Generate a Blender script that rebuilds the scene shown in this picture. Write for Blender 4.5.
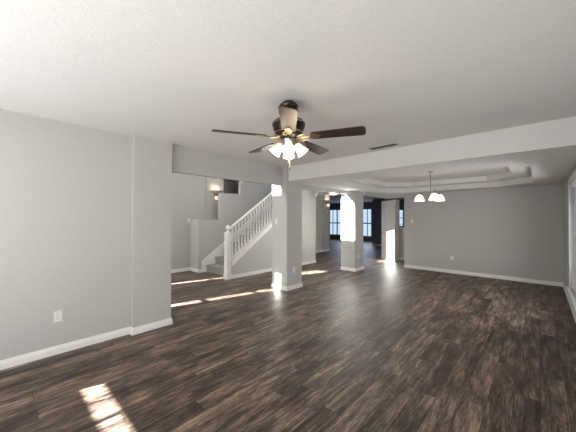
import bpy, bmesh, math, random
from math import sin, cos, pi, radians as R
from mathutils import Vector, Matrix
from mathutils.geometry import tessellate_polygon

for o in list(bpy.data.objects):
    bpy.data.objects.remove(o)
SC = bpy.context.scene
COL = SC.collection
random.seed(4)

# ------------------------------------------------------------------ camera
cam_d = bpy.data.cameras.new('camera')
cam = bpy.data.objects.new('camera', cam_d)
COL.objects.link(cam)
cam_d.sensor_width = 36.0
cam_d.lens = 270.1 / 576 * 36
cam_d.clip_start = 0.02
cam.matrix_world = (Matrix.Translation((0, 0, 1.453)) @ Matrix.Rotation(R(42.943 - 90), 4, 'Z')
                    @ Matrix.Rotation(R(90 + 0.538), 4, 'X') @ Matrix.Rotation(R(0.114), 4, 'Z'))
SC.camera = cam

# ------------------------------------------------------------------ sky, sun, lights, exposure
SC.view_settings.view_transform = 'Standard'
SC.view_settings.look = 'None'
SC.view_settings.gamma = 1.0
SC.view_settings.exposure = 0.0
SC.view_settings.use_curve_mapping = False
w = bpy.data.worlds.new('sky')
SC.world = w
w.use_nodes = True
wb = w.node_tree.nodes['Background']
wb.inputs['Color'].default_value = (0.62, 0.78, 1.0, 1)
wb.inputs['Strength'].default_value = 1.2

SUN_SLOPE, SUN_TAN = -0.26, 0.388
sun_d = bpy.data.lights.new('sun', 'SUN')
sun_d.energy = 150
sun_d.angle = R(0.5)
sun_d.color = (1.0, 0.96, 0.91)
sun = bpy.data.objects.new('sun', sun_d)
COL.objects.link(sun)
hx = math.hypot(1, SUN_SLOPE)
sun.rotation_euler = Vector((1, SUN_SLOPE, -SUN_TAN * hx)).to_track_quat('-Z', 'Y').to_euler()
sun.location = (-6, 8, 8)


def area(name, loc, direction, sx, sy, power, color=(1, 1, 1), spread=180):
    d = bpy.data.lights.new(name, 'AREA')
    d.shape = 'RECTANGLE'
    d.size, d.size_y, d.energy, d.color = sx, sy, power, color
    d.spread = R(spread)
    o = bpy.data.objects.new(name, d)
    COL.objects.link(o)
    o.location = loc
    o.rotation_euler = Vector(direction).to_track_quat('-Z', 'Y').to_euler()
    return o


# daylight of the windows, plus added fills by the right wall and passage
area('daylight_living_window', (-1.85, 1.9, 1.1), (1, 0.1, 1.15), 3.0, 1.7, 112, (0.99, 0.99, 1.0))
area('daylight_living_side_window', (-0.9, -0.33, 1.1), (0.35, 1, 0.55), 1.6, 1.6, 64, (0.99, 0.99, 1.0))
area('added_fill_right_wall', (2.4, -0.33, 0.9), (0.25, 1, 0.9), 2.2, 1.4, 13, (0.99, 0.99, 1.0))  # added fill for ceiling and side walls, no window built here
area('daylight_dining_window', (5.6, -0.30, 1.15), (0.1, 1, 0.0), 1.9, 1.1, 26, (0.99, 0.99, 1.0), 150)
area('daylight_foyer_window', (-0.45, 5.9, 4.3), (1, -0.2, -0.65), 1.4, 1.0, 125, (0.99, 0.99, 1.0))
area('daylight_far_window', (15.8, 8.7, 1.3), (-1, -0.1, -0.1), 2.6, 1.5, 55, (0.62, 0.76, 1.0))
area('added_fill_passage', (9.0, 1.2, 1.6), (0, 1, 0), 1.2, 1.6, 9, (1.0, 0.98, 0.95))  # added fill, this end of the passage has no window


# ------------------------------------------------------------------ materials
def mat(name, color, rough=0.5, metal=0.0, emit=None, estr=0.0, spec=0.5, coat=0.0):
    m = bpy.data.materials.new(name)
    m.use_nodes = True
    b = m.node_tree.nodes['Principled BSDF']
    b.inputs['Base Color'].default_value = (*color, 1)
    b.inputs['Roughness'].default_value = rough
    b.inputs['Metallic'].default_value = metal
    b.inputs['Specular IOR Level'].default_value = spec
    b.inputs['Coat Weight'].default_value = coat
    if emit:
        b.inputs['Emission Color'].default_value = (*emit, 1)
        b.inputs['Emission Strength'].default_value = estr
    return m


def plaster(name, color, scale, strength, rough=0.85, mottling=0.02):
    m = mat(name, color, rough, spec=0.25)
    nt = m.node_tree
    N, L = nt.nodes.new, nt.links.new
    b = nt.nodes['Principled BSDF']
    tc = N('ShaderNodeTexCoord')
    n1 = N('ShaderNodeTexNoise')
    n1.inputs['Scale'].default_value = scale
    n1.inputs['Detail'].default_value = 4
    L(tc.outputs['Object'], n1.inputs['Vector'])
    bp = N('ShaderNodeBump')
    bp.inputs['Strength'].default_value = strength
    bp.inputs['Distance'].default_value = 0.004
    L(n1.outputs['Fac'], bp.inputs['Height'])
    L(bp.outputs['Normal'], b.inputs['Normal'])
    n2 = N('ShaderNodeTexNoise')
    n2.inputs['Scale'].default_value = scale * 0.6
    n2.inputs['Detail'].default_value = 6
    L(tc.outputs['Object'], n2.inputs['Vector'])
    mr = N('ShaderNodeMapRange')
    mr.inputs['From Min'].default_value = 0.3
    mr.inputs['From Max'].default_value = 0.7
    mr.inputs['To Min'].default_value = 1 - mottling
    mr.inputs['To Max'].default_value = 1 + mottling
    L(n2.outputs['Fac'], mr.inputs['Value'])
    mx = N('ShaderNodeVectorMath')
    mx.operation = 'SCALE'
    mx.inputs[0].default_value = color
    L(mr.outputs['Result'], mx.inputs['Scale'])
    L(mx.outputs['Vector'], b.inputs['Base Color'])
    return m


WALL = plaster('greige_wall_paint', (0.520, 0.509, 0.492), 90, 0.12)
CEIL = plaster('white_textured_ceiling', (0.76, 0.748, 0.73), 70, 0.55, 0.9, 0.03)
TRIM = mat('white_trim_paint', (0.86, 0.85, 0.83), 0.35)
PLATE = mat('white_plastic', (0.78, 0.77, 0.75), 0.35)
SLOT = mat('dark_slot', (0.03, 0.03, 0.03), 0.6)
BRONZE = mat('dark_bronze', (0.045, 0.036, 0.030), 0.28, 0.9)
BRASS = mat('antique_brass', (0.52, 0.42, 0.29), 0.28, 1.0)
SATIN = mat('satin_brass', (0.68, 0.58, 0.44), 0.5, 0.6)
NICKEL = mat('brushed_nickel', (0.36, 0.34, 0.31), 0.3, 1.0)
SHADE = mat('lit_frosted_glass', (0.9, 0.88, 0.84), 0.4, emit=(1.0, 0.80, 0.56), estr=3.6)
SCONCE_GLASS = mat('lit_sconce_glass', (0.9, 0.85, 0.76), 0.4, emit=(1.0, 0.88, 0.7), estr=1.2)
BLIND = mat('white_blind_slat', (0.78, 0.77, 0.75), 0.45)
VENT = mat('white_vent_metal', (0.72, 0.71, 0.68), 0.4)
DARKROOM = plaster('dimmed_far_room', (0.17, 0.17, 0.19), 60, 0.1)  # bluish dimness of the far room put into the colour
VENT_SHADOW = mat('vent_shadow', (0.02, 0.02, 0.02), 0.9)  # near black, stands for the shade inside the vent


def carpet():
    m = plaster('grey_carpet', (0.36, 0.345, 0.33), 260, 0.9, 0.95, 0.18)
    return m


CARPET = carpet()


def glass_mat():
    m = bpy.data.materials.new('window_glass')
    m.use_nodes = True
    nt = m.node_tree
    for n in list(nt.nodes):
        nt.nodes.remove(n)
    N, L = nt.nodes.new, nt.links.new
    out = N('ShaderNodeOutputMaterial')
    mix = N('ShaderNodeMixShader')
    tr = N('ShaderNodeBsdfTransparent')
    tr.inputs['Color'].default_value = (0.95, 0.97, 0.97, 1)
    gl = N('ShaderNodeBsdfGlossy')
    gl.inputs['Roughness'].default_value = 0.02
    mix.inputs['Fac'].default_value = 0.06
    L(tr.outputs[0], mix.inputs[1])
    L(gl.outputs[0], mix.inputs[2])
    L(mix.outputs[0], out.inputs['Surface'])
    return m


GLASS = glass_mat()


def floor_mat():
    m = mat('dark_weathered_plank', (0.05, 0.04, 0.03), 0.38, spec=0.4)
    nt = m.node_tree
    N, L = nt.nodes.new, nt.links.new
    b = nt.nodes['Principled BSDF']
    PW, PL = 0.155, 1.22

    def math_(op, a, c=None, d=None):
        n = N('ShaderNodeMath')
        n.operation = op
        for i, v in enumerate((a, c, d)):
            if v is None:
                continue
            if isinstance(v, (int, float)):
                n.inputs[i].default_value = v
            else:
                L(v, n.inputs[i])
        return n.outputs[0]

    tc = N('ShaderNodeTexCoord')
    sp = N('ShaderNodeSeparateXYZ')
    L(tc.outputs['Object'], sp.inputs[0])
    x, y = sp.outputs[0], sp.outputs[1]
    ry = math_('DIVIDE', y, PW)
    row = math_('FLOOR', ry)
    fy = math_('FRACT', ry)
    wn = N('ShaderNodeTexWhiteNoise')
    wn.noise_dimensions = '1D'
    L(row, wn.inputs['W'])
    rx = math_('ADD', math_('DIVIDE', x, PL), wn.outputs['Value'])
    colx = math_('FLOOR', rx)
    fx = math_('FRACT', rx)
    cb = N('ShaderNodeCombineXYZ')
    L(colx, cb.inputs[0])
    L(row, cb.inputs[1])
    wn2 = N('ShaderNodeTexWhiteNoise')
    wn2.noise_dimensions = '2D'
    L(cb.outputs[0], wn2.inputs['Vector'])
    cell = wn2.outputs['Value']
    # grain stretched along the plank, shifted per plank
    gv = N('ShaderNodeCombineXYZ')
    L(math_('ADD', math_('MULTIPLY', x, 3.0), math_('MULTIPLY', cell, 37.0)), gv.inputs[0])
    L(math_('MULTIPLY', y, 32.0), gv.inputs[1])
    L(math_('MULTIPLY', cell, 11.0), gv.inputs[2])
    g1 = N('ShaderNodeTexNoise')
    g1.inputs['Scale'].default_value = 1.0
    g1.inputs['Detail'].default_value = 7
    g1.inputs['Roughness'].default_value = 0.68
    g1.inputs['Distortion'].default_value = 0.5
    L(gv.outputs[0], g1.inputs['Vector'])
    # broad blotches
    bv = N('ShaderNodeCombineXYZ')
    L(math_('ADD', math_('MULTIPLY', x, 1.5), math_('MULTIPLY', cell, 19.0)), bv.inputs[0])
    L(math_('MULTIPLY', y, 6.0), bv.inputs[1])
    g2 = N('ShaderNodeTexNoise')
    g2.inputs['Scale'].default_value = 1.6
    g2.inputs['Detail'].default_value = 3
    L(bv.outputs[0], g2.inputs['Vector'])
    # fine saw marks
    sv = N('ShaderNodeCombineXYZ')
    L(math_('MULTIPLY', x, 9.0), sv.inputs[0])
    L(math_('MULTIPLY', y, 130.0), sv.inputs[1])
    g3 = N('ShaderNodeTexNoise')
    g3.inputs['Scale'].default_value = 1.0
    g3.inputs['Detail'].default_value = 4
    L(sv.outputs[0], g3.inputs['Vector'])
    kv = N('ShaderNodeCombineXYZ')
    L(math_('ADD', math_('MULTIPLY', x, 16.0), math_('MULTIPLY', cell, 53.0)), kv.inputs[0])
    L(math_('MULTIPLY', y, 75.0), kv.inputs[1])
    g4 = N('ShaderNodeTexNoise')
    g4.inputs['Scale'].default_value = 1.0
    g4.inputs['Detail'].default_value = 5
    g4.inputs['Roughness'].default_value = 0.75
    L(kv.outputs[0], g4.inputs['Vector'])
    v = math_('ADD', math_('MULTIPLY', g1.outputs['Fac'], 1.25), math_('MULTIPLY', g2.outputs['Fac'], 0.85))
    v = math_('ADD', v, math_('MULTIPLY', g3.outputs['Fac'], 0.45))
    v = math_('ADD', v, math_('MULTIPLY', g4.outputs['Fac'], 0.75))
    v = math_('ADD', v, math_('MULTIPLY', cell, 0.20))
    v = math_('SUBTRACT', math_('MULTIPLY', v, 1.12), 1.44)
    ramp = N('ShaderNodeValToRGB')
    cr = ramp.color_ramp
    cr.elements[0].position = 0.22
    cr.elements[0].color = (0.017, 0.013, 0.011, 1)
    cr.elements[1].position = 0.92
    cr.elements[1].color = (0.42, 0.300, 0.220, 1)
    e = cr.elements.new(0.45)
    e.color = (0.074, 0.053, 0.041, 1)
    e = cr.elements.new(0.66)
    e.color = (0.185, 0.131, 0.096, 1)
    L(v, ramp.inputs['Fac'])
    # plank joints
    ey = math_('MINIMUM', fy, math_('SUBTRACT', 1.0, fy))
    ex = math_('MINIMUM', fx, math_('SUBTRACT', 1.0, fx))
    jy = math_('LESS_THAN', ey, 0.014)
    jx = math_('LESS_THAN', ex, 0.0018)
    j = math_('MAXIMUM', jy, jx)
    mx = N('ShaderNodeMix')
    mx.data_type = 'RGBA'
    L(math_('MULTIPLY', j, 0.75), mx.inputs['Factor'])
    L(ramp.outputs['Color'], mx.inputs['A'])
    mx.inputs['B'].default_value = (0.008, 0.006, 0.005, 1)
    L(mx.outputs['Result'], b.inputs['Base Color'])
    rr = N('ShaderNodeMapRange')
    rr.inputs['From Min'].default_value = 0.3
    rr.inputs['From Max'].default_value = 0.7
    rr.inputs['To Min'].default_value = 0.40
    rr.inputs['To Max'].default_value = 0.56
    L(g1.outputs['Fac'], rr.inputs['Value'])
    L(rr.outputs['Result'], b.inputs['Roughness'])
    bp = N('ShaderNodeBump')
    bp.inputs['Strength'].default_value = 0.25
    bp.inputs['Distance'].default_value = 0.002
    L(math_('SUBTRACT', math_('ADD', g1.outputs['Fac'], g3.outputs['Fac']), j), bp.inputs['Height'])
    L(bp.outputs['Normal'], b.inputs['Normal'])
    return m


FLOOR = floor_mat()


def wood_mat(name, dark, light):
    m = mat(name, dark, 0.36, coat=0.0)
    nt = m.node_tree
    N, L = nt.nodes.new, nt.links.new
    b = nt.nodes['Principled BSDF']
    tc = N('ShaderNodeTexCoord')
    mp = N('ShaderNodeMapping')
    mp.inputs['Scale'].default_value = (3, 40, 40)
    L(tc.outputs['Object'], mp.inputs['Vector'])
    n = N('ShaderNodeTexNoise')
    n.inputs['Scale'].default_value = 1.5
    n.inputs['Detail'].default_value = 5
    L(mp.outputs['Vector'], n.inputs['Vector'])
    r = N('ShaderNodeValToRGB')
    r.color_ramp.elements[0].position = 0.35
    r.color_ramp.elements[0].color = (*dark, 1)
    r.color_ramp.elements[1].position = 0.7
    r.color_ramp.elements[1].color = (*light, 1)
    L(n.outputs['Fac'], r.inputs['Fac'])
    L(r.outputs['Color'], b.inputs['Base Color'])
    return m


BLADE = wood_mat('dark_walnut_blade', (0.016, 0.009, 0.006), (0.045, 0.024, 0.015))


# ------------------------------------------------------------------ mesh helpers
def add_box(bm, x0, x1, y0, y1, z0, z1):
    vs = [bm.verts.new((x, y, z)) for x in (x0, x1) for y in (y0, y1) for z in (z0, z1)]
    for f in ((0, 1, 3, 2), (4, 6, 7, 5), (0, 4, 5, 1), (2, 3, 7, 6), (0, 2, 6, 4), (1, 5, 7, 3)):
        bm.faces.new([vs[i] for i in f])


def add_prism(bm, poly, fn, t0, t1):
    """poly of (u, v); fn(u, v, t) -> xyz"""
    a = [bm.verts.new(fn(u, v, t0)) for u, v in poly]
    b = [bm.verts.new(fn(u, v, t1)) for u, v in poly]
    n = len(poly)
    bm.faces.new(a)
    bm.faces.new(list(reversed(b)))
    for i in range(n):
        bm.faces.new((a[i], b[i], b[(i + 1) % n], a[(i + 1) % n]))


def add_lathe(bm, prof, seg=24, M=None, a0=0.0, a1=2 * pi, close=False):
    M = M or Matrix()
    full = abs(a1 - a0 - 2 * pi) < 1e-6
    n = seg if full else seg + 1
    rings = []
    for r, z in prof:
        if r < 1e-6:
            rings.append([bm.verts.new(M @ Vector((0, 0, z)))] * n)
        else:
            rings.append([bm.verts.new(M @ Vector((r * cos(a0 + (a1 - a0) * k / seg), r * sin(a0 + (a1 - a0) * k / seg), z)))
                          for k in range(n)])
    for i in range(len(rings) - 1):
        for k in range(seg):
            k2 = (k + 1) % n if full else k + 1
            q = []
            for v in (rings[i][k], rings[i][k2], rings[i + 1][k2], rings[i + 1][k]):
                if v not in q:
                    q.append(v)
            if len(q) > 2:
                bm.faces.new(q)
    if not full and close:
        for k in (0, n - 1):
            lp = []
            for rg in rings:
                if rg[k] not in lp:
                    lp.append(rg[k])
            if len(lp) > 2:
                bm.faces.new(lp)


def add_tube(bm, pts, r, seg=10):
    pts = [Vector(p) for p in pts]
    rr = r if isinstance(r, (list, tuple)) else [r] * len(pts)
    rings = []
    up = Vector((0, 0, 1))
    prev = None
    for i, p in enumerate(pts):
        t = (pts[min(i + 1, len(pts) - 1)] - pts[max(i - 1, 0)]).normalized()
        if prev is None:
            ref = up if abs(t.dot(up)) < 0.9 else Vector((1, 0, 0))
            n = (ref - t * ref.dot(t)).normalized()
        else:
            n = (prev - t * prev.dot(t)).normalized()
        prev = n
        bnorm = t.cross(n)
        rings.append([bm.verts.new(p + (n * cos(2 * pi * k / seg) + bnorm * sin(2 * pi * k / seg)) * rr[i]) for k in range(seg)])
    for i in range(len(rings) - 1):
        for k in range(seg):
            bm.faces.new((rings[i][k], rings[i][(k + 1) % seg], rings[i + 1][(k + 1) % seg], rings[i + 1][k]))
    bm.faces.new(list(reversed(rings[0])))
    bm.faces.new(rings[-1])


def add_sphere(bm, c, r, sz=1.0):
    bmesh.ops.create_uvsphere(bm, u_segments=16, v_segments=10, radius=r,
                              matrix=Matrix.Translation(c) @ Matrix.Diagonal((1, 1, sz, 1)))


def obj(name, bm, material, parent=None, smooth=False, loc=None, bevel=0):
    bmesh.ops.recalc_face_normals(bm, faces=bm.faces)
    me = bpy.data.meshes.new(name)
    bm.to_mesh(me)
    bm.free()
    me.materials.append(material)
    if smooth:
        me.polygons.foreach_set('use_smooth', [True] * len(me.polygons))
        me.set_sharp_from_angle(angle=R(38))
    o = bpy.data.objects.new(name, me)
    COL.objects.link(o)
    if parent:
        o.parent = parent
    if loc:
        o.location = loc
    if bevel:
        md = o.modifiers.new('bevel', 'BEVEL')
        md.width = bevel
        md.segments = 2
        md.limit_method = 'ANGLE'
    return o


def boxes(name, lst, material, parent=None, bevel=0):
    bm = bmesh.new()
    for b in lst:
        add_box(bm, *b)
    return obj(name, bm, material, parent, bevel=bevel)


def struct(o, label=None, cat=None):
    o['kind'] = 'structure'
    if label:
        o['label'] = label
    if cat:
        o['category'] = cat
    return o


def tag(o, label, cat, group=None):
    o['label'] = label
    o['category'] = cat
    if group:
        o['group'] = group
    return o


def thing(name, label, cat, loc=(0, 0, 0), rotz=0.0, group=None):
    o = bpy.data.objects.new(name, None)
    o.empty_display_size = 0.1
    COL.objects.link(o)
    o.location = loc
    o.rotation_euler = (0, 0, rotz)
    return tag(o, label, cat, group)


def dup(root, loc, rotz, label):
    r = root.copy()
    COL.objects.link(r)
    r.location = loc
    r.rotation_euler = (0, 0, rotz)
    r['label'] = label
    for ch in list(root.children):
        c = ch.copy()
        COL.objects.link(c)
        c.parent = r
        for g in list(ch.children):
            d = g.copy()
            COL.objects.link(d)
            d.parent = c
    return r


# ------------------------------------------------------------------ room dimensions
HC, ZS, ZH = 2.50, 2.209, 2.122
YHF = 3.83                              # front face of the headers, set back from the columns
YH = 3.92                               # back face of the headers
        # living ceiling, dining soffit, headers
YL, YP, YB = 3.785, 3.714, 4.142        # left wall face, pilaster / column face, hall side face
XB = 4.0                                # front face of the dining drop
XF, YR = 8.29, -0.38                    # dining end wall, window wall
YST, YPW, YHB = 5.43, 6.68, 7.14        # under stair wall, stair far wall, hall back wall
FX0 = -0.6                              # foyer front wall
HTOP = 5.4


def grid_wall(name, axis, t0, t1, u0, u1, z0, z1, holes, material, label, cat='wall'):
    """wall slab across `axis` (thickness t0..t1) with rectangular holes (u0,u1,z0,z1)"""
    us = sorted({u0, u1, *[h[0] for h in holes], *[h[1] for h in holes]})
    zs = sorted({z0, z1, *[h[2] for h in holes], *[h[3] for h in holes]})
    bm = bmesh.new()
    for i in range(len(us) - 1):
        run = None
        for k in range(len(zs) - 1):
            cu, cz = (us[i] + us[i + 1]) / 2, (zs[k] + zs[k + 1]) / 2
            solid = not any(h[0] < cu < h[1] and h[2] < cz < h[3] for h in holes)
            if solid:
                run = (run[0], zs[k + 1]) if run else (zs[k], zs[k + 1])
            if run and (not solid or k == len(zs) - 2):
                if axis == 'X':
                    add_box(bm, t0, t1, us[i], us[i + 1], *run)
                else:
                    add_box(bm, us[i], us[i + 1], t0, t1, *run)
                run = None
    return struct(obj(name, bm, material), label, cat)


# ------------------------------------------------------------------ floor and ceilings
struct(boxes('floor', [(-2.3, 16.3, -0.6, 12.2, -0.12, 0)], FLOOR), 'dark brown weathered plank floor running through all rooms', 'floor')
struct(boxes('ceiling', [(-2.3, XB, YR - 0.15, YHF + 0.01, HC, 2.75)], CEIL), 'white textured ceiling over the living area', 'ceiling')


def octagon(x0, x1, y0, y1, c):
    return [(x0 + c, y0), (x1 - c, y0), (x1, y0 + c), (x1, y1 - c), (x1 - c, y1), (x0 + c, y1), (x0, y1 - c), (x0, y0 + c)]


def tray():
    bm = bmesh.new()
    rect = [(XB, YR - 0.15), (XF + 0.13, YR - 0.15), (XF + 0.13, YHF), (XB, YHF)]
    o1 = octagon(4.68, 8.0, 0.09, 3.37, 0.56)
    o2 = octagon(4.98, 7.70, 0.39, 3.07, 0.50)
    zs = (ZS, 2.335, 2.45)

    def ring(outer, inner, z):
        pts = outer + inner
        vs = [bm.verts.new((x, y, z)) for x, y in pts]
        for t in tessellate_polygon([[Vector((x, y, 0)) for x, y in outer], [Vector((x, y, 0)) for x, y in inner]]):
            bm.faces.new([vs[i] for i in t])

    def riser(poly, za, zb):
        n = len(poly)
        for i in range(n):
            a, b = poly[i], poly[(i + 1) % n]
            bm.faces.new([bm.verts.new(p) for p in ((*a, za), (*b, za), (*b, zb), (*a, zb))])
    ring(rect, o1, zs[0])
    riser(o1, zs[0], zs[1])
    ring(o1, o2, zs[1])
    riser(o2, zs[1], zs[2])
    bm.faces.new([bm.verts.new((x, y, zs[2])) for x, y in o2])
    riser(rect, ZS, 2.75)
    bm.faces.new([bm.verts.new((x, y, 2.75)) for x, y in rect])
    bmesh.ops.remove_doubles(bm, verts=bm.verts, dist=1e-5)
    return obj('ceiling_dining_tray', bm, CEIL)


struct(tray(), 'lower dining ceiling with two stepped octagonal recesses and flat drop face', 'ceiling')

# ------------------------------------------------------------------ walls
grid_wall('wall_left', 'Y', YL, 3.95, -2.0, 1.633, 0, HC, [], WALL, 'plain grey wall on the left of the living area')
struct(boxes('wall_left_pilaster', [(1.156, 1.633, YP, YL, 0, HC)], WALL), 'shallow grey pilaster ending the left wall', 'pilaster')
struct(boxes('wall_hall_upper', [(FX0, 7.18, YHF + 0.01, YH, HC, HTOP), (FX0, 1.633, YH + 0.04, YB, 0, HTOP), (3.96, 4.425, YH, YB, HC, HTOP), (6.682, 7.176, YH, YB, HC, HTOP)], WALL), 'upper stair hall wall above the living opening', 'wall')
struct(boxes('trim_1', [(1.633, 3.96, YHF, YH, ZH, HC)], WALL), 'grey header over the wide opening to the stair hall', 'header')
c1 = struct(boxes('column', [(3.96, 4.425, YP, YB, 0, HC)], WALL), 'square grey column under the ceiling fan beside the stair opening', 'column')
c2 = struct(boxes('column', [(6.682, 7.176, YP, YB, 0, HC)], WALL), 'square grey column with sunlit left face beyond the first column', 'column')


def header_between():
    bm = bmesh.new()
    k = 0.19
    poly = [(4.425, HC), (4.425, ZH - k), (4.425 + k * 0.85, ZH), (6.682 - k * 0.85, ZH), (6.682, ZH - k), (6.682, HC)]
    add_prism(bm, poly, lambda u, v, t: (u, t, v), YHF, YH)
    return obj('trim_2', bm, WALL)


struct(header_between(), 'grey header with cut corner braces between the two columns', 'header')


def end_opening():
    bm = bmesh.new()
    k = 0.16
    zt = 2.30
    poly = [(YB, HTOP), (YB, zt - k), (YB + k, zt), (YST - k, zt), (YST, zt - k), (YST, HTOP)]
    add_prism(bm, poly, lambda u, v, t: (t, u, v), 7.05, 7.18)
    return obj('wall_hall_end', bm, WALL)


struct(end_opening(), 'hall end wall above the cut corner opening', 'wall')
struct(boxes('trim_3', [(7.176, XF + 0.13, YP - 0.13, YP, 2.115, 2.4), (XF, XF + 0.13, 2.964, YP - 0.13, 2.095, 2.4)], WALL),
       'L shaped header over the opening to the passage', 'header')
struct(boxes('wall_dining_end', [(XF, XF + 0.13, YR - 0.15, 2.964, 0, 2.4)], WALL), 'plain grey end wall of the dining area', 'wall')

# window wall on the right, with the blind window and, only as a lamp, an unseen one beside the camera
WX0, WX1, WZ0, WZ1 = 4.55, 6.60, 0.30, 2.06
grid_wall('wall_right', 'Y', YR - 0.15, YR, -2.3, XF + 0.13, 0, HC, [(WX0, WX1, WZ0, WZ1)], WALL, 'grey window wall on the far right')
# wall behind the camera with a shuttered window whose open band lets the sun strip in
SZ0, SZ1 = 1.031, 1.092
grid_wall('wall_back', 'X', -2.15, -2.0, YR - 0.15, 3.95, 0, HC, [(1.2, 3.53, 0.6, 2.05)], WALL, 'grey wall behind the viewer')
struct(boxes('trim_6', [(-2.09, -2.07, 1.2, 3.53, 0.6, SZ0), (-2.09, -2.07, 1.2, 3.53, SZ1, 2.05)], TRIM), 'unseen shutters behind the viewer, gap shaped for the sun strip', 'shutter')  # panels added to cut the sun down to one floor strip
struct(boxes('window_8', [(-2.09, -2.07, y, y + 0.013, SZ0, SZ1) for y in (3.245, 2.985)], TRIM), 'shutter bars behind the viewer', 'window')

# stair hall
grid_wall('wall_hall_back', 'Y', YHB, YHB + 0.15, FX0, 7.18, 0, HTOP, [(4.73, 5.60, 1.42, 2.75)], WALL, 'tall grey back wall of the stair hall')
struct(boxes('wall_hall_panel', [(4.15, 4.73, YHB - 0.035, YHB, 1.42, HTOP)], WALL), 'slightly raised wall panel behind the stair sconce', 'wall')
struct(boxes('wall_hall_ledge', [(3.67, 4.33, YPW, YHB, 0, 1.42)], WALL), 'grey boxed ledge beside the foot of the stairs', 'ledge')
struct(boxes('wall_stair_side', [(4.33, 5.06, YPW, YPW + 0.12, 0, 2.19), (5.06, 7.18, YPW, YPW + 0.12, 0, HTOP), (5.60, 5.72, YPW + 0.12, YHB, 0, HTOP), (4.33, 5.60, YPW + 0.01, YHB, 2.75, HTOP), (4.50, 5.80, 7.75, 7.85, 1.3, 2.9), (4.50, 4.62, YHB + 0.15, 7.75, 1.3, 2.9), (5.68, 5.80, YHB + 0.15, 7.75, 1.3, 2.9), (4.50, 5.80, YHB + 0.15, 7.75, 1.3, 1.42), (4.50, 5.80, YHB + 0.15, 7.75, 2.75, 2.9), (4.33, 5.60, YPW + 0.12, YHB, 1.2, 1.42)], WALL),
       'grey wall along the far side of the stairs', 'wall')
struct(boxes('ceiling_hall', [(FX0 - 0.1, 7.18, 3.95, YHB + 0.15, HTOP, HTOP + 0.1)], CEIL), 'high ceiling of the stair hall', 'ceiling')
FD = dict(sl1=(5.08, 5.27, 0.25, 2.19), sl2=(6.75, 6.90, 0.25, 2.19), door=(5.42, 6.62, 0.0, 2.05), tr=(6.0, 6.36, 2.43, 2.76), up=(5.08, 6.56, 3.78, 5.02))
grid_wall('wall_hall_front', 'X', FX0 - 0.14, FX0, 3.95, YHB + 0.15, 0, HTOP, list(FD.values()), WALL, 'front wall of the stair hall with the entry door')
fd = struct(boxes('door_1', [(FX0 - 0.09, FX0 - 0.04, 5.42, 6.62, 0.0, 2.05)], TRIM), 'white front entry door', 'door')
bmk = bmesh.new()
add_sphere(bmk, (FX0 - 0.005, 5.52, 0.98), 0.032)
obj('door_handle', bmk, BRASS, fd, True)
for i, k in enumerate(('sl1', 'sl2', 'tr', 'up')):
    y0, y1, z0, z1 = FD[k]
    xm = FX0 - 0.07
    fr = 0.012
    bm = bmesh.new()
    if k.startswith('sl'):
        for zz in (0.62, 0.94, 1.27, 1.66):
            add_box(bm, xm - 0.012, xm + 0.012, y0, y1, zz - 0.018, zz + 0.018)
    elif k == 'up':
        for yy in (5.66,):
            add_box(bm, xm - 0.012, xm + 0.012, yy - 0.012, yy + 0.012, z0, z1)
    add_box(bm, xm - 0.02, xm + 0.02, y0, y0 + fr, z0, z1)
    add_box(bm, xm - 0.02, xm + 0.02, y1 - fr, y1, z0, z1)
    wo = struct(obj('window_%d' % (i + 4), bm, TRIM), 'entry window frame of the stair hall', 'window')
    boxes('window_pane', [(xm - 0.003, xm + 0.003, y0 + fr, y1 - fr, z0, z1)], GLASS, wo)

# passage, far room
struct(boxes('wall_passage_left', [(7.18, 10.2, 6.95, 7.1, 0, HC)], WALL), 'grey passage wall carrying the far sconce', 'wall')
struct(boxes('wall_passage_panel', [(9.72, 10.2, 6.92, 6.95, 0, HC)], WALL), 'raised wall end behind the far sconce', 'wall')
struct(boxes('ceiling_passage', [(XF + 0.13, 10.4, YR - 0.15, 7.1, HC, 2.6), (7.18, XF + 0.13, YP, 7.1, HC, 2.6)], CEIL), 'white ceiling of the passage', 'ceiling')
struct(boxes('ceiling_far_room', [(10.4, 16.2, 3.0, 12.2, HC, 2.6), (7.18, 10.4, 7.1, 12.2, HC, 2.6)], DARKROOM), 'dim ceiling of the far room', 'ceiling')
W2, W3 = (7.71, 9.02), (9.62, 10.93)
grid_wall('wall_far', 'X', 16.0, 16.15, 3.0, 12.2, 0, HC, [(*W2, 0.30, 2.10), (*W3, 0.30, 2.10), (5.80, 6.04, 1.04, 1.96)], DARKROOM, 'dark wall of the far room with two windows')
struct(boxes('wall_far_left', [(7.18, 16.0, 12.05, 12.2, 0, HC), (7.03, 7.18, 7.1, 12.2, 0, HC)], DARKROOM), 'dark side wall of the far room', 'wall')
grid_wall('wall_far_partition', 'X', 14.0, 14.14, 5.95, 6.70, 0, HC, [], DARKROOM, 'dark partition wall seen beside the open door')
struct(boxes('wall_passage_end', [(10.0, 14.0, 2.9, 3.02, 0, HC), (9.9, 10.02, YR - 0.15, 3.02, 0, HC), (XF + 0.13, 10.02, YR - 0.15, YR, 0, HC)], WALL),
       'grey wall closing the passage', 'wall')
struct(boxes('trim_4', [(15.9, 15.999, 7.3, 11.3, 2.13, 2.32)], DARKROOM), 'dark valance above the far room windows', 'valance')
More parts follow.
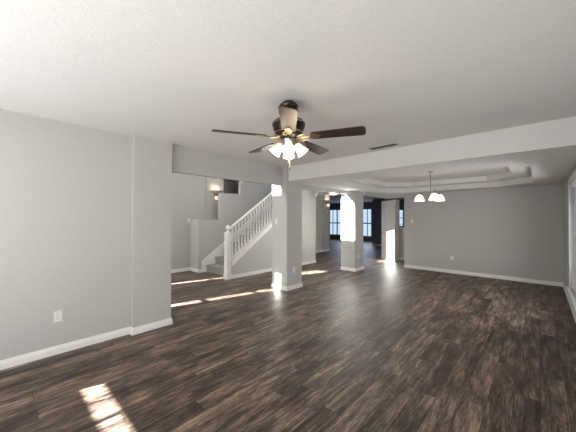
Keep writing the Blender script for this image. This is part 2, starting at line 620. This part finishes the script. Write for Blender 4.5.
for i, (a, b) in enumerate((W2, W3)):
    xm = 16.05
    bm = bmesh.new()
    f = 0.05
    for bx in ((a, a + f, 0.30, 2.10), (b - f, b, 0.30, 2.10), (a, b, 0.30, 0.30 + f), (a, b, 2.10 - f, 2.10), (a, b, 1.12, 1.19),
               ((a + b) / 2 - 0.03, (a + b) / 2 + 0.03, 0.30, 2.10), (a + 0.30, a + 0.325, 0.3, 2.1), (b - 0.325, b - 0.30, 0.3, 2.1)):
        add_box(bm, xm - 0.03, xm + 0.03, *bx)
    wo = struct(obj('window_%d' % (i + 2), bm, DARKROOM),
                ('far room window right of the second column', 'far room window left of the second column')[i], 'window')
    boxes('window_pane', [(xm - 0.003, xm + 0.003, a + f, b - f, 0.35, 2.05)], GLASS, wo)
wo = struct(boxes('window_9', [(16.03, 16.09, 5.80, 6.04, 1.48, 1.52), (16.03, 16.09, 5.80, 6.04, 1.12, 1.15)], DARKROOM), 'narrow bright window above the half wall', 'window')
boxes('window_pane', [(16.06, 16.066, 5.80, 6.04, 1.04, 1.96)], GLASS, wo)

# half wall and open white door past the dining area
hw = struct(boxes('wall_half', [(9.70, 9.82, 3.02, 3.62, 0, 1.12)], WALL), 'grey half wall right of the open white door', 'half wall')
boxes('cap', [(9.68, 9.84, 3.02, 3.63, 1.12, 1.15)], TRIM, hw)
struct(boxes('trim_5', [(9.30, 9.62, 3.60, 3.70, 0, 2.12)], WALL), 'grey jamb beside the open white door', 'jamb')


def open_door():
    hinge, free = Vector((9.20, 3.60)), Vector((9.53, 4.20))
    d = (free - hinge)
    L = d.length
    root = thing('open_door', 'white panel door standing open at passage, splashed with sunlight', 'door', (hinge.x, hinge.y, 0.012), math.atan2(d.y, d.x))
    # local: x along the leaf, y normal (+y faces the camera side)
    boxes('leaf', [(0, L, -0.018, 0.018, 0, 2.075)], TRIM, root)
    bm = bmesh.new()
    for (z0, z1) in ((0.18, 0.85), (1.0, 1.9)):
        for (x0, x1) in ((0.09, L / 2 - 0.04), (L / 2 + 0.04, L - 0.09)):
            for bx in ((x0, x1, z0, z0 + 0.015), (x0, x1, z1 - 0.015, z1), (x0, x0 + 0.015, z0, z1), (x1 - 0.015, x1, z0, z1)):
                add_box(bm, bx[0], bx[1], 0.018, 0.026, bx[2], bx[3])
    obj('panel_moulding', bm, TRIM, root)
    bm = bmesh.new()
    add_tube(bm, [(L - 0.07, 0.018, 0.95), (L - 0.07, 0.055, 0.95)], 0.011)
    add_sphere(bm, (L - 0.07, 0.068, 0.95), 0.026)
    obj('door_knob', bm, NICKEL, root, True)
    bm = bmesh.new()
    for z in (0.25, 1.03, 1.82):
        add_tube(bm, [(-0.006, 0.012, z - 0.045), (-0.006, 0.012, z + 0.045)], 0.006)
    obj('hinge', bm, NICKEL, root, True)


open_door()

# ------------------------------------------------------------------ baseboards
BPROF = [(0, 0), (0.016, 0), (0.016, 0.052), (0.013, 0.056), (0.013, 0.066), (0.009, 0.074), (0.007, 0.086), (0, 0.088)]


def baseboard(name, pts, label, closed=False):
    """pts in plan, the room on the LEFT of the walking direction"""
    P = [Vector(p) for p in pts]
    n = len(P)
    bm = bmesh.new()
    secs = []
    for i in range(n):
        def nrm(a, b):
            d = (b - a).normalized()
            return Vector((-d.y, d.x))
        if closed or 0 < i < n - 1:
            n1, n2 = nrm(P[i - 1], P[i]), nrm(P[i], P[(i + 1) % n])
            m = (n1 + n2).normalized()
            m = m / max(0.3, m.dot(n1))
        elif i == 0:
            m = nrm(P[0], P[1])
        else:
            m = nrm(P[n - 2], P[n - 1])
        secs.append([bm.verts.new((P[i].x + m.x * u, P[i].y + m.y * u, v)) for u, v in BPROF])
    k = len(BPROF)
    for i in range(n if closed else n - 1):
        a, b = secs[i], secs[(i + 1) % n]
        for j in range(k):
            bm.faces.new((a[j], b[j], b[(j + 1) % k], a[(j + 1) % k]))
    if not closed:
        bm.faces.new(secs[0])
        bm.faces.new(list(reversed(secs[-1])))
    return struct(obj(name, bm, TRIM), label, 'baseboard')


baseboard('baseboard_left', [(1.633, YB), (1.633, YP), (1.156, YP), (1.156, YL), (-2.0, YL)], 'white baseboard along the left wall and pilaster')
baseboard('baseboard_column', [(3.96, YP), (3.96, YB), (4.425, YB), (4.425, YP)],
          'white baseboard around the near column', True)
baseboard('baseboard_column', [(6.682, YP), (6.682, YB), (7.176, YB), (7.176, YP)], 'white baseboard around the far column', True)
baseboard('baseboard_dining_end', [(XF + 0.13, 2.964), (XF, 2.964), (XF, YR)][::-1], 'white baseboard along the dining end wall')
baseboard('baseboard_right', [(-2.0, YR), (XF, YR)], 'white baseboard below the blind window')
baseboard('baseboard_hall', [(3.67, YPW + 0.0), (3.67, YHB), (FX0, YHB)], 'white baseboard along the hall back wall')
baseboard('baseboard_ledge', [(3.90, YPW), (3.67, YPW)], 'white baseboard along the boxed ledge')
baseboard('baseboard_stair', [(7.18, YST + 0.12), (7.18, YST), (3.86, YST)], 'white baseboard below the stair railing')
baseboard('baseboard_passage', [(10.2, 7.1), (10.2, 6.92), (9.72, 6.92), (9.72, 6.95), (7.18, 6.95)], 'white baseboard of the passage wall')
baseboard('baseboard_partition', [(14.0, 5.95), (14.0, 6.70), (14.14, 6.70)], 'baseboard of the dark partition')
baseboard('baseboard_half_wall', [(9.70, 3.02), (9.70, 3.62)], 'white baseboard of the half wall')

# ------------------------------------------------------------------ window with blinds (right wall)
wf = bmesh.new()
ym = YR - 0.09
for bx in ((WX0, WX0 + 0.05, WZ0, WZ1), (WX1 - 0.05, WX1, WZ0, WZ1), (WX0, WX1, WZ0, WZ0 + 0.05), (WX0, WX1, WZ1 - 0.05, WZ1), (WX0, WX1, 1.15, 1.2)):
    add_box(wf, bx[0], bx[1], ym - 0.025, ym + 0.025, bx[2], bx[3])
win1 = struct(obj('window_1', wf, TRIM), 'window behind white blinds on the right wall', 'window')
boxes('window_pane', [(WX0 + 0.05, WX1 - 0.05, ym - 0.003, ym + 0.003, WZ0 + 0.05, WZ1 - 0.05)], GLASS, win1)
boxes('window_sill', [(WX0 - 0.04, WX1 + 0.04, YR - 0.06, YR + 0.05, WZ0 - 0.03, WZ0)], TRIM, win1)
boxes('window_casing', [(WX1 - 0.015, WX1 + 0.06, YR - 0.001, YR + 0.014, WZ0, WZ1 + 0.06), (WX0 - 0.06, WX0 + 0.015, YR - 0.001, YR + 0.014, WZ0, WZ1 + 0.06),
                        (WX0, WX1, YR - 0.001, YR + 0.014, WZ1 - 0.015, WZ1 + 0.06)], TRIM, win1)


def blind(x0, x1, label):
    root = thing('window_blind', label, 'blind', ((x0 + x1) / 2, YR - 0.022, WZ0), 0)
    hwid = (x1 - x0) / 2
    H = WZ1 - WZ0 - 0.02
    boxes('headrail', [(-hwid, hwid, -0.028, 0.02, H - 0.05, H)], TRIM, root)
    bm = bmesh.new()
    z = 0.05
    while z < H - 0.06:
        M = Matrix.Translation((0, -0.006, z)) @ Matrix.Rotation(R(-58), 4, 'X')
        vs = [bm.verts.new(M @ Vector((sx * hwid, sy * 0.024, sz * 0.0014))) for sx in (-1, 1) for sy in (-1, 1) for sz in (-1, 1)]
        for f in ((0, 1, 3, 2), (4, 6, 7, 5), (0, 4, 5, 1), (2, 3, 7, 6), (0, 2, 6, 4), (1, 5, 7, 3)):
            bm.faces.new([vs[i] for i in f])
        z += 0.042
    obj('slats', bm, BLIND, root)
    boxes('bottom_rail', [(-hwid, hwid, -0.024, 0.012, 0.006, 0.03)], TRIM, root)
    bm = bmesh.new()
    for sx in (-0.7, 0.7):
        add_tube(bm, [(sx * hwid, 0.022, 0.02), (sx * hwid, 0.022, H - 0.04)], 0.0015, 5)
    obj('ladder_cord', bm, TRIM, root)


blind((WX0 + WX1) / 2 + 0.015, WX1 - 0.02, 'white slatted blind nearest the dining end wall')
blind(WX0 + 0.02, (WX0 + WX1) / 2 - 0.015, 'white slatted blind further from the dining end wall')

# ------------------------------------------------------------------ staircase and railing
SL = 0.69
TRD, RIS = 0.27, 0.187


def staircase():
    root = thing('staircase', 'grey carpeted stairs rising to the right beside white railing', 'stairs', (3.90, YST, 0))
    wid0, wid1 = 0.125, YPW - YST - 0.002
    for k in range(12):
        bm = bmesh.new()
        x0 = TRD * k
        z1 = RIS * (k + 1)
        poly = [(x0, 0 if k == 0 else z1 - RIS), (x0, z1 - 0.035), (x0 - 0.025, z1 - 0.028), (x0 - 0.03, z1 - 0.010), (x0 - 0.018, z1),
                (x0 + TRD, z1), (x0 + TRD, 0 if k == 0 else z1 - RIS)]
        add_prism(bm, poly, lambda u, v, t: (u, t, v), wid0, wid1 - 0.02)
        obj('step', bm, CARPET, root, True)
    bm = bmesh.new()
    x1 = 3.24
    poly = [(-0.14, 0.0), (-0.14, 0.30), (x1, 0.30 + SL * (x1 + 0.14)), (x1, 0.0)]
    add_prism(bm, poly, lambda u, v, t: (u, t, v), wid1 - 0.02, wid1)
    obj('skirt_board', bm, TRIM, root)


staircase()
bm = bmesh.new()
RX0, RX1 = 3.85, 5.90


def cap_z(x):
    return 0.395 + SL * (x - 3.85)


add_prism(bm, [(RX0, 0), (RX0, cap_z(RX0)), (RX1, cap_z(RX1)), (RX1, 0)], lambda u, v, t: (u, t, v), YST, YST + 0.12)
add_box(bm, RX1, 7.18, YST, YST + 0.12, 0, HTOP)
struct(obj('wall_under_stair', bm, WALL), 'grey wall below the stair railing', 'wall')


def railing():
    root = thing('stair_railing', 'white stair railing with newel post and slim balusters', 'railing', (3.775, YST + 0.06, 0))
    ox = 3.775
    # cap / stringer band
    bm = bmesh.new()
    add_prism(bm, [(RX0 - ox, cap_z(RX0)), (RX0 - ox, cap_z(RX0) + 0.04), (RX1 - ox, cap_z(RX1) + 0.04), (RX1 - ox, cap_z(RX1))],
              lambda u, v, t: (u, t, v), -0.078, 0.078)
    obj('base_rail', bm, TRIM, root)
    bm = bmesh.new()
    add_prism(bm, [(RX0 - ox, cap_z(RX0) - 0.095), (RX0 - ox, cap_z(RX0)), (RX1 - ox, cap_z(RX1)), (RX1 - ox, cap_z(RX1) - 0.095)],
              lambda u, v, t: (u, t, v), -0.073, -0.061)
    obj('apron_trim', bm, TRIM, root)
    # newel
    bm = bmesh.new()
    a = 0.062
    add_box(bm, -a, a, -a, a, 0, 1.08)
    add_box(bm, -a - 0.012, a + 0.012, -a - 0.012, a + 0.012, 0, 0.12)
    add_box(bm, -a - 0.012, a + 0.012, -a - 0.012, a + 0.012, 1.08, 1.11)
    add_box(bm, -a - 0.008, a + 0.008, -a - 0.008, a + 0.008, 0.80, 0.82)
    obj('newel_post', bm, TRIM, root, bevel=0.004)
    bm = bmesh.new()
    add_lathe(bm, [(0.055, 1.11), (0.055, 1.125), (0.028, 1.14), (0.022, 1.155), (0.034, 1.175), (0.048, 1.205), (0.050, 1.23), (0.040, 1.26), (0.020, 1.285), (0.008, 1.30), (0, 1.302)], 16)
    obj('newel_finial', bm, TRIM, root, True)

    def hz(x):
        return 1.15 + SL * (x - 0.0)
    bm = bmesh.new()
    prof = [(-0.030, 0), (-0.034, 0.02), (-0.026, 0.045), (0, 0.055), (0.026, 0.045), (0.034, 0.02), (0.030, 0)]
    a_ = [bm.verts.new((0.05, u, hz(0.05) + v)) for u, v in prof]
    b_ = [bm.verts.new((RX1 - ox, u, hz(RX1 - ox) + v)) for u, v in prof]
    bm.faces.new(a_)
    bm.faces.new(list(reversed(b_)))
    for i in range(7):
        bm.faces.new((a_[i], b_[i], b_[(i + 1) % 7], a_[(i + 1) % 7]))
    obj('handrail', bm, TRIM, root, True)
    # turned balusters, one mesh shared
    H = 0.735
    bm = bmesh.new()
    s = 0.0145
    add_box(bm, -s, s, -s, s, -0.03, 0.17)
    add_lathe(bm, [(0.0145, 0.17), (0.010, 0.185), (0.0155, 0.20), (0.0165, 0.24), (0.012, 0.33), (0.0095, 0.45), (0.0085, 0.56), (0.011, 0.575), (0.011, 0.59), (0.0, 0.59)], 10)
    add_box(bm, -s * 0.85, s * 0.85, -s * 0.85, s * 0.85, 0.59, H)
    first = obj('baluster', bm, TRIM, root)
    x = 0.135
    k = 0
    while x < RX1 - ox - 0.03:
        o = first if k == 0 else first.copy()
        if k:
            COL.objects.link(o)
            o.parent = root
        o.location = (x, 0, cap_z(x + ox) + 0.04)
        x += 0.0965
        k += 1


railing()

# ------------------------------------------------------------------ ceiling fan
FAN = (1.77, 1.64, HC)


def ceiling_fan():
    root = thing('ceiling_fan', 'five blade bronze ceiling fan with lit glass shades', 'ceiling fan', FAN)
    bm = bmesh.new()
    add_lathe(bm, [(0.0, 0), (0.045, 0), (0.062, -0.014), (0.080, -0.030), (0.088, -0.045), (0.084, -0.056), (0.075, -0.068), (0.045, -0.085), (0.045, -0.16), (0, -0.16)], 32)
    obj('canopy', bm, BRONZE, root, True)
    bm = bmesh.new()
    add_lathe(bm, [(0.0, -0.155), (0.07, -0.158), (0.125, -0.175), (0.146, -0.195), (0.148, -0.215), (0.138, -0.25), (0.122, -0.285), (0.10, -0.31), (0.07, -0.325), (0, -0.325)], 40)
    mh = obj('motor_housing', bm, BRONZE, root, True)
    bm = bmesh.new()
    for z, r in ((-0.205, 0.150), (-0.283, 0.1255)):
        add_lathe(bm, [(r - 0.003, z + 0.006), (r, z + 0.004), (r + 0.002, z), (r, z - 0.004), (r - 0.003, z - 0.006)], 40)
    obj('brass_band', bm, BRASS, mh, True)
    # blades
    zb = -0.325
    bmB = bmesh.new()
    outline = []
    r0, r1, w0, w1 = 0.205, 0.665, 0.056, 0.069
    outline += [(r0, -w0 + 0.012), (r0 + 0.012, -w0)]
    c = 0.035
    outline += [(r1 - c, -w1)] + [(r1 - c + c * sin(t), -w1 + c - c * cos(t)) for t in (0.4, 0.8, 1.2, 1.57)]
    outline += [(r1 - c + c * cos(t), w1 - c + c * sin(t)) for t in (0, 0.4, 0.8, 1.2, 1.57)]
    outline += [(r0 + 0.012, w0), (r0, w0 - 0.012)]
    pitch = Matrix.Rotation(R(-12), 4, 'X')
    add_prism(bmB, outline, lambda u, v, t: pitch @ Vector((u, v, t)), -0.004, 0.004)
    bmI = bmesh.new()
    arm = [(0.085, 0, 0.012), (0.115, 0, 0.004), (0.15, 0, -0.008), (0.19, 0, -0.010)]
    add_tube(bmI, arm, [0.014, 0.012, 0.011, 0.010], 10)
    # flared leaf plate under the blade root with two open scrolls
    leaf = [(0.165, -0.012), (0.195, -0.030), (0.235, -0.034), (0.27, -0.022), (0.30, 0), (0.27, 0.022), (0.235, 0.034), (0.195, 0.030), (0.165, 0.012)]
    add_prism(bmI, leaf, lambda u, v, t: pitch @ Vector((u, v, t)), -0.010, -0.0045)
    for s in (-1, 1):
        add_tube(bmI, [pitch @ Vector((0.135 + 0.035 * cos(t), s * (0.028 + 0.02 * sin(t)), -0.008)) for t in [i * pi / 5 for i in range(11)]], 0.005, 8)
    first_b = obj('blade', bmB, BLADE, root, bevel=0.002)
    first_i = obj('blade_iron', bmI, BRASS, first_b, True)
    for k in range(5):
        b = first_b if k == 0 else first_b.copy()
        if k:
            COL.objects.link(b)
            b.parent = root
            i_ = first_i.copy()
            COL.objects.link(i_)
            i_.parent = b
        b.location = (0, 0, zb)
        b.rotation_euler = (0, 0, R(6.5 + 72 * k))
    # light kit
    bm = bmesh.new()
    add_lathe(bm, [(0, -0.322), (0.055, -0.325), (0.062, -0.345), (0.050, -0.375), (0.058, -0.385), (0.058, -0.41), (0.035, -0.43), (0.014, -0.44), (0.012, -0.455), (0, -0.46)], 28)
    kit = obj('light_kit', bm, NICKEL, root, True)
    bmS = bmesh.new()
    prof = [(0.024, 0.0), (0.030, -0.008), (0.034, -0.03), (0.044, -0.065), (0.056, -0.10), (0.064, -0.118), (0.060, -0.118), (0.052, -0.10), (0.040, -0.065), (0.029, -0.03), (0.024, -0.012), (0.0, -0.010)]
    add_lathe(bmS, prof, 24)
    bmA = bmesh.new()
    add_tube(bmA, [(-0.055, 0, 0.030), (-0.03, 0, 0.032), (-0.01, 0, 0.022), (0, 0, 0.0)], 0.009, 8)
    add_lathe(bmA, [(0, 0.004), (0.022, 0.004), (0.027, -0.004), (0.027, -0.018), (0.024, -0.02)], 18)
    base_ang = 222
    sh0 = arm0 = None
    for k in range(4):
        ang = R(base_ang + 90 * k)
        if sh0 is None:
            s = sh0 = obj('glass_shade', bmS, SHADE, root, True)
            a = arm0 = obj('shade_holder', bmA, BRASS, s, True)
        else:
            s = sh0.copy()
            COL.objects.link(s)
            s.parent = root
            a = arm0.copy()
            COL.objects.link(a)
            a.parent = s
        s.location = (0.070 * cos(ang), 0.070 * sin(ang), -0.385)
        s.rotation_euler = (0, R(-38), ang)
        s.scale = (0.88, 0.88, 0.84)
    for (dx, dy, ln) in ((0.035, 0.02, 0.12), (-0.03, -0.03, 0.07)):
        bm = bmesh.new()
        add_tube(bm, [(dx, dy, -0.40), (dx, dy, -0.40 - ln - 0.06)], 0.0017, 6)
        add_lathe(bm, [(0, 0), (0.006, -0.004), (0.007, -0.02), (0.004, -0.03), (0, -0.032)], 10, Matrix.Translation((dx, dy, -0.46 - ln)))
        obj('pull_chain', bm, NICKEL, root, True)
    d = bpy.data.lights.new('fan_bulb_light', 'POINT')
    d.energy = 4
    d.color = (1, 0.78, 0.55)
    d.shadow_soft_size = 0.06
    o = bpy.data.objects.new('fan_bulb_light', d)
    COL.objects.link(o)
    o.location = (FAN[0], FAN[1], FAN[2] - 0.52)


ceiling_fan()

# ------------------------------------------------------------------ chandelier
CH = (6.150, 1.662, 2.45)


def chandelier():
    root = thing('chandelier', 'three light nickel chandelier hanging from the stepped dining ceiling', 'chandelier', CH)
    bm = bmesh.new()
    add_lathe(bm, [(0, 0), (0.062, 0), (0.065, -0.006), (0.058, -0.016), (0.03, -0.03), (0.012, -0.035), (0, -0.035)], 24)
    obj('canopy', bm, NICKEL, root, True)
    bm = bmesh.new()
    add_tube(bm, [(0, 0, -0.03), (0, 0, -0.46)], 0.008)
    for z in (-0.16, -0.30):
        add_lathe(bm, [(0.008, 0.008), (0.013, 0.004), (0.013, -0.004), (0.008, -0.008)], 14, Matrix.Translation((0, 0, z)))
    obj('rod', bm, NICKEL, root, True)
    bm = bmesh.new()
    add_lathe(bm, [(0, -0.44), (0.014, -0.44), (0.018, -0.46), (0.012, -0.475), (0.026, -0.50), (0.030, -0.53), (0.022, -0.56), (0.014, -0.575), (0.020, -0.59), (0.010, -0.61), (0, -0.615)], 20)
    obj('hub', bm, NICKEL, root, True)
    fwd = 15.2
    sh0 = arm0 = None
    prof = [(0.020, 0.0), (0.034, -0.006), (0.055, -0.025), (0.070, -0.055), (0.082, -0.095), (0.100, -0.132), (0.096, -0.132), (0.078, -0.095), (0.066, -0.056), (0.052, -0.028), (0.030, -0.010), (0, -0.008)]
    bmS = bmesh.new()
    add_lathe(bmS, prof, 28)
    bmA = bmesh.new()
    Rr = 0.225
    pts = [(0.018, 0, -0.55), (0.06, 0, -0.585), (0.11, 0, -0.57), (0.15, 0, -0.50), (0.19, 0, -0.435), (0.214, 0, -0.43), (Rr, 0, -0.455), (Rr, 0, -0.475)]
    sm = []
    for i in range(len(pts) - 1):
        for t in (0, 0.5):
            sm.append(Vector(pts[i]).lerp(Vector(pts[i + 1]), t))
    sm.append(Vector(pts[-1]))
    add_tube(bmA, sm, 0.0065, 8)
    add_tube(bmA, [(0.06 + 0.03 * cos(t), 0, -0.50 + 0.03 * sin(t)) for t in [i * pi / 5 for i in range(-4, 6)]], 0.004, 6)
    add_lathe(bmA, [(0, -0.468), (0.020, -0.47), (0.026, -0.485), (0.022, -0.492)], 16, Matrix.Translation((Rr, 0, 0)))
    for th in (-70, 50, 163):
        ang = R(fwd - th)
        if arm0 is None:
            a = arm0 = obj('arm', bmA, NICKEL, root, True)
            s = sh0 = obj('glass_shade', bmS, SHADE, a, True, loc=(Rr, 0, -0.484))
        else:
            a = arm0.copy()
            COL.objects.link(a)
            a.parent = root
            s = sh0.copy()
            COL.objects.link(s)
            s.parent = a
        a.rotation_euler = (0, 0, ang)
        d = bpy.data.lights.new('chandelier_bulb_light', 'POINT')
        d.energy = 1.6
        d.color = (1, 0.88, 0.72)
        d.shadow_soft_size = 0.03
        o = bpy.data.objects.new('chandelier_bulb_light', d)
        COL.objects.link(o)
        o.location = (CH[0] + Rr * cos(ang), CH[1] + Rr * sin(ang), CH[2] - 0.60)


chandelier()


# ------------------------------------------------------------------ wall sconces
def sconce(loc, label, power):
    """half bowl uplight; local -y points into the room"""
    root = thing('wall_sconce', label, 'sconce', loc, 0, 'brass wall sconces')
    bm = bmesh.new()
    prof = [(0.200, 0.0), (0.196, -0.012), (0.180, -0.04), (0.140, -0.075), (0.085, -0.10), (0.03, -0.11), (0.0, -0.11)]
    inner = [(0.190, 0.0), (0.172, -0.036), (0.132, -0.068), (0.08, -0.092), (0, -0.10)]
    add_lathe(bm, prof, 24, None, pi, 2 * pi)
    add_lathe(bm, inner, 24, None, pi, 2 * pi)
    add_lathe(bm, [(0.190, 0.0), (0.200, 0.0)], 24, None, pi, 2 * pi)
    obj('bowl', bm, SATIN, root, True)
    bm = bmesh.new()
    add_lathe(bm, [(0, -0.105), (0.05, -0.108), (0.056, -0.125), (0.04, -0.145), (0.05, -0.158), (0.044, -0.175), (0, -0.176)], 18, Matrix.Translation((0, -0.075, 0)))
    add_box(bm, -0.05, 0.05, -0.03, 0, -0.20, -0.08)
    obj('bracket', bm, BRASS, root, True)
    bm = bmesh.new()
    add_lathe(bm, [(0.035, -0.172), (0.052, -0.19), (0.058, -0.22), (0.048, -0.255), (0.02, -0.275), (0, -0.28)], 18, Matrix.Translation((0, -0.075, 0)))
    obj('glass_finial', bm, SCONCE_GLASS, root, True)
    d = bpy.data.lights.new('sconce_bulb_light', 'POINT')
    d.energy = power
    d.color = (1, 0.86, 0.68)
    d.shadow_soft_size = 0.03
    o = bpy.data.objects.new('sconce_bulb_light', d)
    COL.objects.link(o)
    o.location = (loc[0], loc[1] - 0.09, loc[2] + 0.02)


sconce((4.44, YHB - 0.036, 2.285), 'brass bowl wall sconce above the boxed ledge by the stairs', 1.6)
sconce((9.98, 6.919, 2.27), 'brass bowl wall sconce on the far passage wall end', 1.6)

# flush ceiling light in the passage
root = thing('ceiling_light', 'bright flush ceiling light in the passage beyond the columns', 'ceiling light', (9.1, 6.0, HC))
bm = bmesh.new()
add_lathe(bm, [(0, 0), (0.17, 0), (0.17, -0.02), (0.16, -0.025), (0, -0.025)], 28)
obj('base_ring', bm, NICKEL, root, True)
bm = bmesh.new()
add_lathe(bm, [(0.155, -0.025), (0.15, -0.05), (0.11, -0.08), (0.05, -0.095), (0, -0.098)], 28)
obj('glass_bowl', bm, SHADE, root, True)


# ------------------------------------------------------------------ outlets, switches, thermostat
def outlet_proto(label):
    root = thing('wall_outlet', label, 'outlet', (0, 0, 0), 0, 'white duplex wall outlets')
    # local: plate in xz plane, +y out of the wall
    obj_p = boxes('plate', [(-0.036, 0.036, 0, 0.006, -0.058, 0.058)], PLATE, root, bevel=0.002)
    for z in (0.021, -0.021):
        bm = bmesh.new()
        add_prism(bm, [(0.0165 * cos(t), z + 0.0145 * sin(t)) for t in [i * pi / 8 for i in range(16)]], lambda u, v, t: (u, t, v), 0.006, 0.0085)
        r_ = obj('receptacle', bm, PLATE, root)
        boxes('slot', [(-0.008, -0.0055, 0.0085, 0.0095, z - 0.001, z + 0.008), (0.0055, 0.008, 0.0085, 0.0095, z - 0.001, z + 0.008),
                       (-0.0025, 0.0025, 0.0085, 0.0095, z - 0.009, z - 0.0045)], SLOT, r_)
    bm = bmesh.new()
    add_lathe(bm, [(0, 0.0075), (0.003, 0.0072), (0.0035, 0.006)], 10, Matrix.Rotation(R(-90), 4, 'X'))
    obj('screw', bm, NICKEL, root)
    return root


def switch_proto(label):
    root = thing('light_switch', label, 'switch', (0, 0, 0), 0, 'white wall switches')
    boxes('plate', [(-0.036, 0.036, 0, 0.006, -0.058, 0.058)], PLATE, root, bevel=0.002)
    bm = bmesh.new()
    add_prism(bm, [(0.006, -0.013), (0.009, -0.013), (0.017, 0.008), (0.014, 0.013), (0.006, 0.013)], lambda u, v, t: (t, u, v), -0.005, 0.005)
    obj('toggle', bm, PLATE, root)
    for z in (0.03, -0.03):
        bm = bmesh.new()
        add_lathe(bm, [(0, 0.0075), (0.003, 0.0072), (0.0035, 0.006)], 10, Matrix.Translation((0, 0, z)) @ Matrix.Rotation(R(-90), 4, 'X'))
        obj('screw', bm, NICKEL, root)
    return root


def move(o, loc, rz):
    o.location = loc
    o.rotation_euler = (0, 0, rz)
    return o


o = move(outlet_proto('white duplex outlet low on the left living room wall'), (0.448, YL - 0.0002, 0.40), pi)
dup(o, (4.165, YP - 0.0002, 0.393), pi, 'white duplex outlet low on the column under the ceiling fan')
dup(o, (6.893, YP - 0.0002, 0.405), pi, 'white duplex outlet low on the farther column')
dup(o, (XF - 0.0002, 1.717, 0.405), pi / 2, 'white duplex outlet low on the dining end wall')
s = move(switch_proto('white light switch on the dining end wall near the passage'), (XF - 0.0002, 2.739, 1.385), pi / 2)
dup(s, (3.9598, 4.02, 1.387), pi / 2, 'white light switch on the left face of the near column')
dup(s, (3.62, YHB - 0.0002, 1.40), pi, 'white light switch on the hall back wall beside the boxed ledge')
dup(s, (10.02, 6.9198, 1.75), pi, 'small white switch plate below the far passage sconce')

# ------------------------------------------------------------------ ceiling vent
root = thing('ceiling_vent', 'white slotted air vent in the ceiling near the dining drop', 'vent', (3.80, 1.655, HC))
HX, HY = 0.095, 0.225
bm = bmesh.new()
for bx in ((-HX, HX, -HY, -HY + 0.025), (-HX, HX, HY - 0.025, HY), (-HX, -HX + 0.025, -HY, HY), (HX - 0.025, HX, -HY, HY)):
    add_box(bm, *bx, -0.006, 0)
obj('frame', bm, VENT, root, bevel=0.002)
boxes('shadow_sheet', [(-HX + 0.025, HX - 0.025, -HY + 0.025, HY - 0.025, -0.0015, -0.0002)], VENT_SHADOW, root)  # flat dark sheet in place of the shade behind the slats
for k in range(3):
    x = -HX + 0.048 + k * 0.047
    bm = bmesh.new()
    M = Matrix.Translation((x, 0, -0.005)) @ Matrix.Rotation(R(-16), 4, 'Y')
    vs = [bm.verts.new(M @ Vector((sx * 0.0065, sy * (HY - 0.025), sz * 0.0008))) for sx in (-1, 1) for sy in (-1, 1) for sz in (-1, 1)]
    for f in ((0, 1, 3, 2), (4, 6, 7, 5), (0, 4, 5, 1), (2, 3, 7, 6), (0, 2, 6, 4), (1, 5, 7, 3)):
        bm.faces.new([vs[i] for i in f])
    obj('slat', bm, VENT, root)
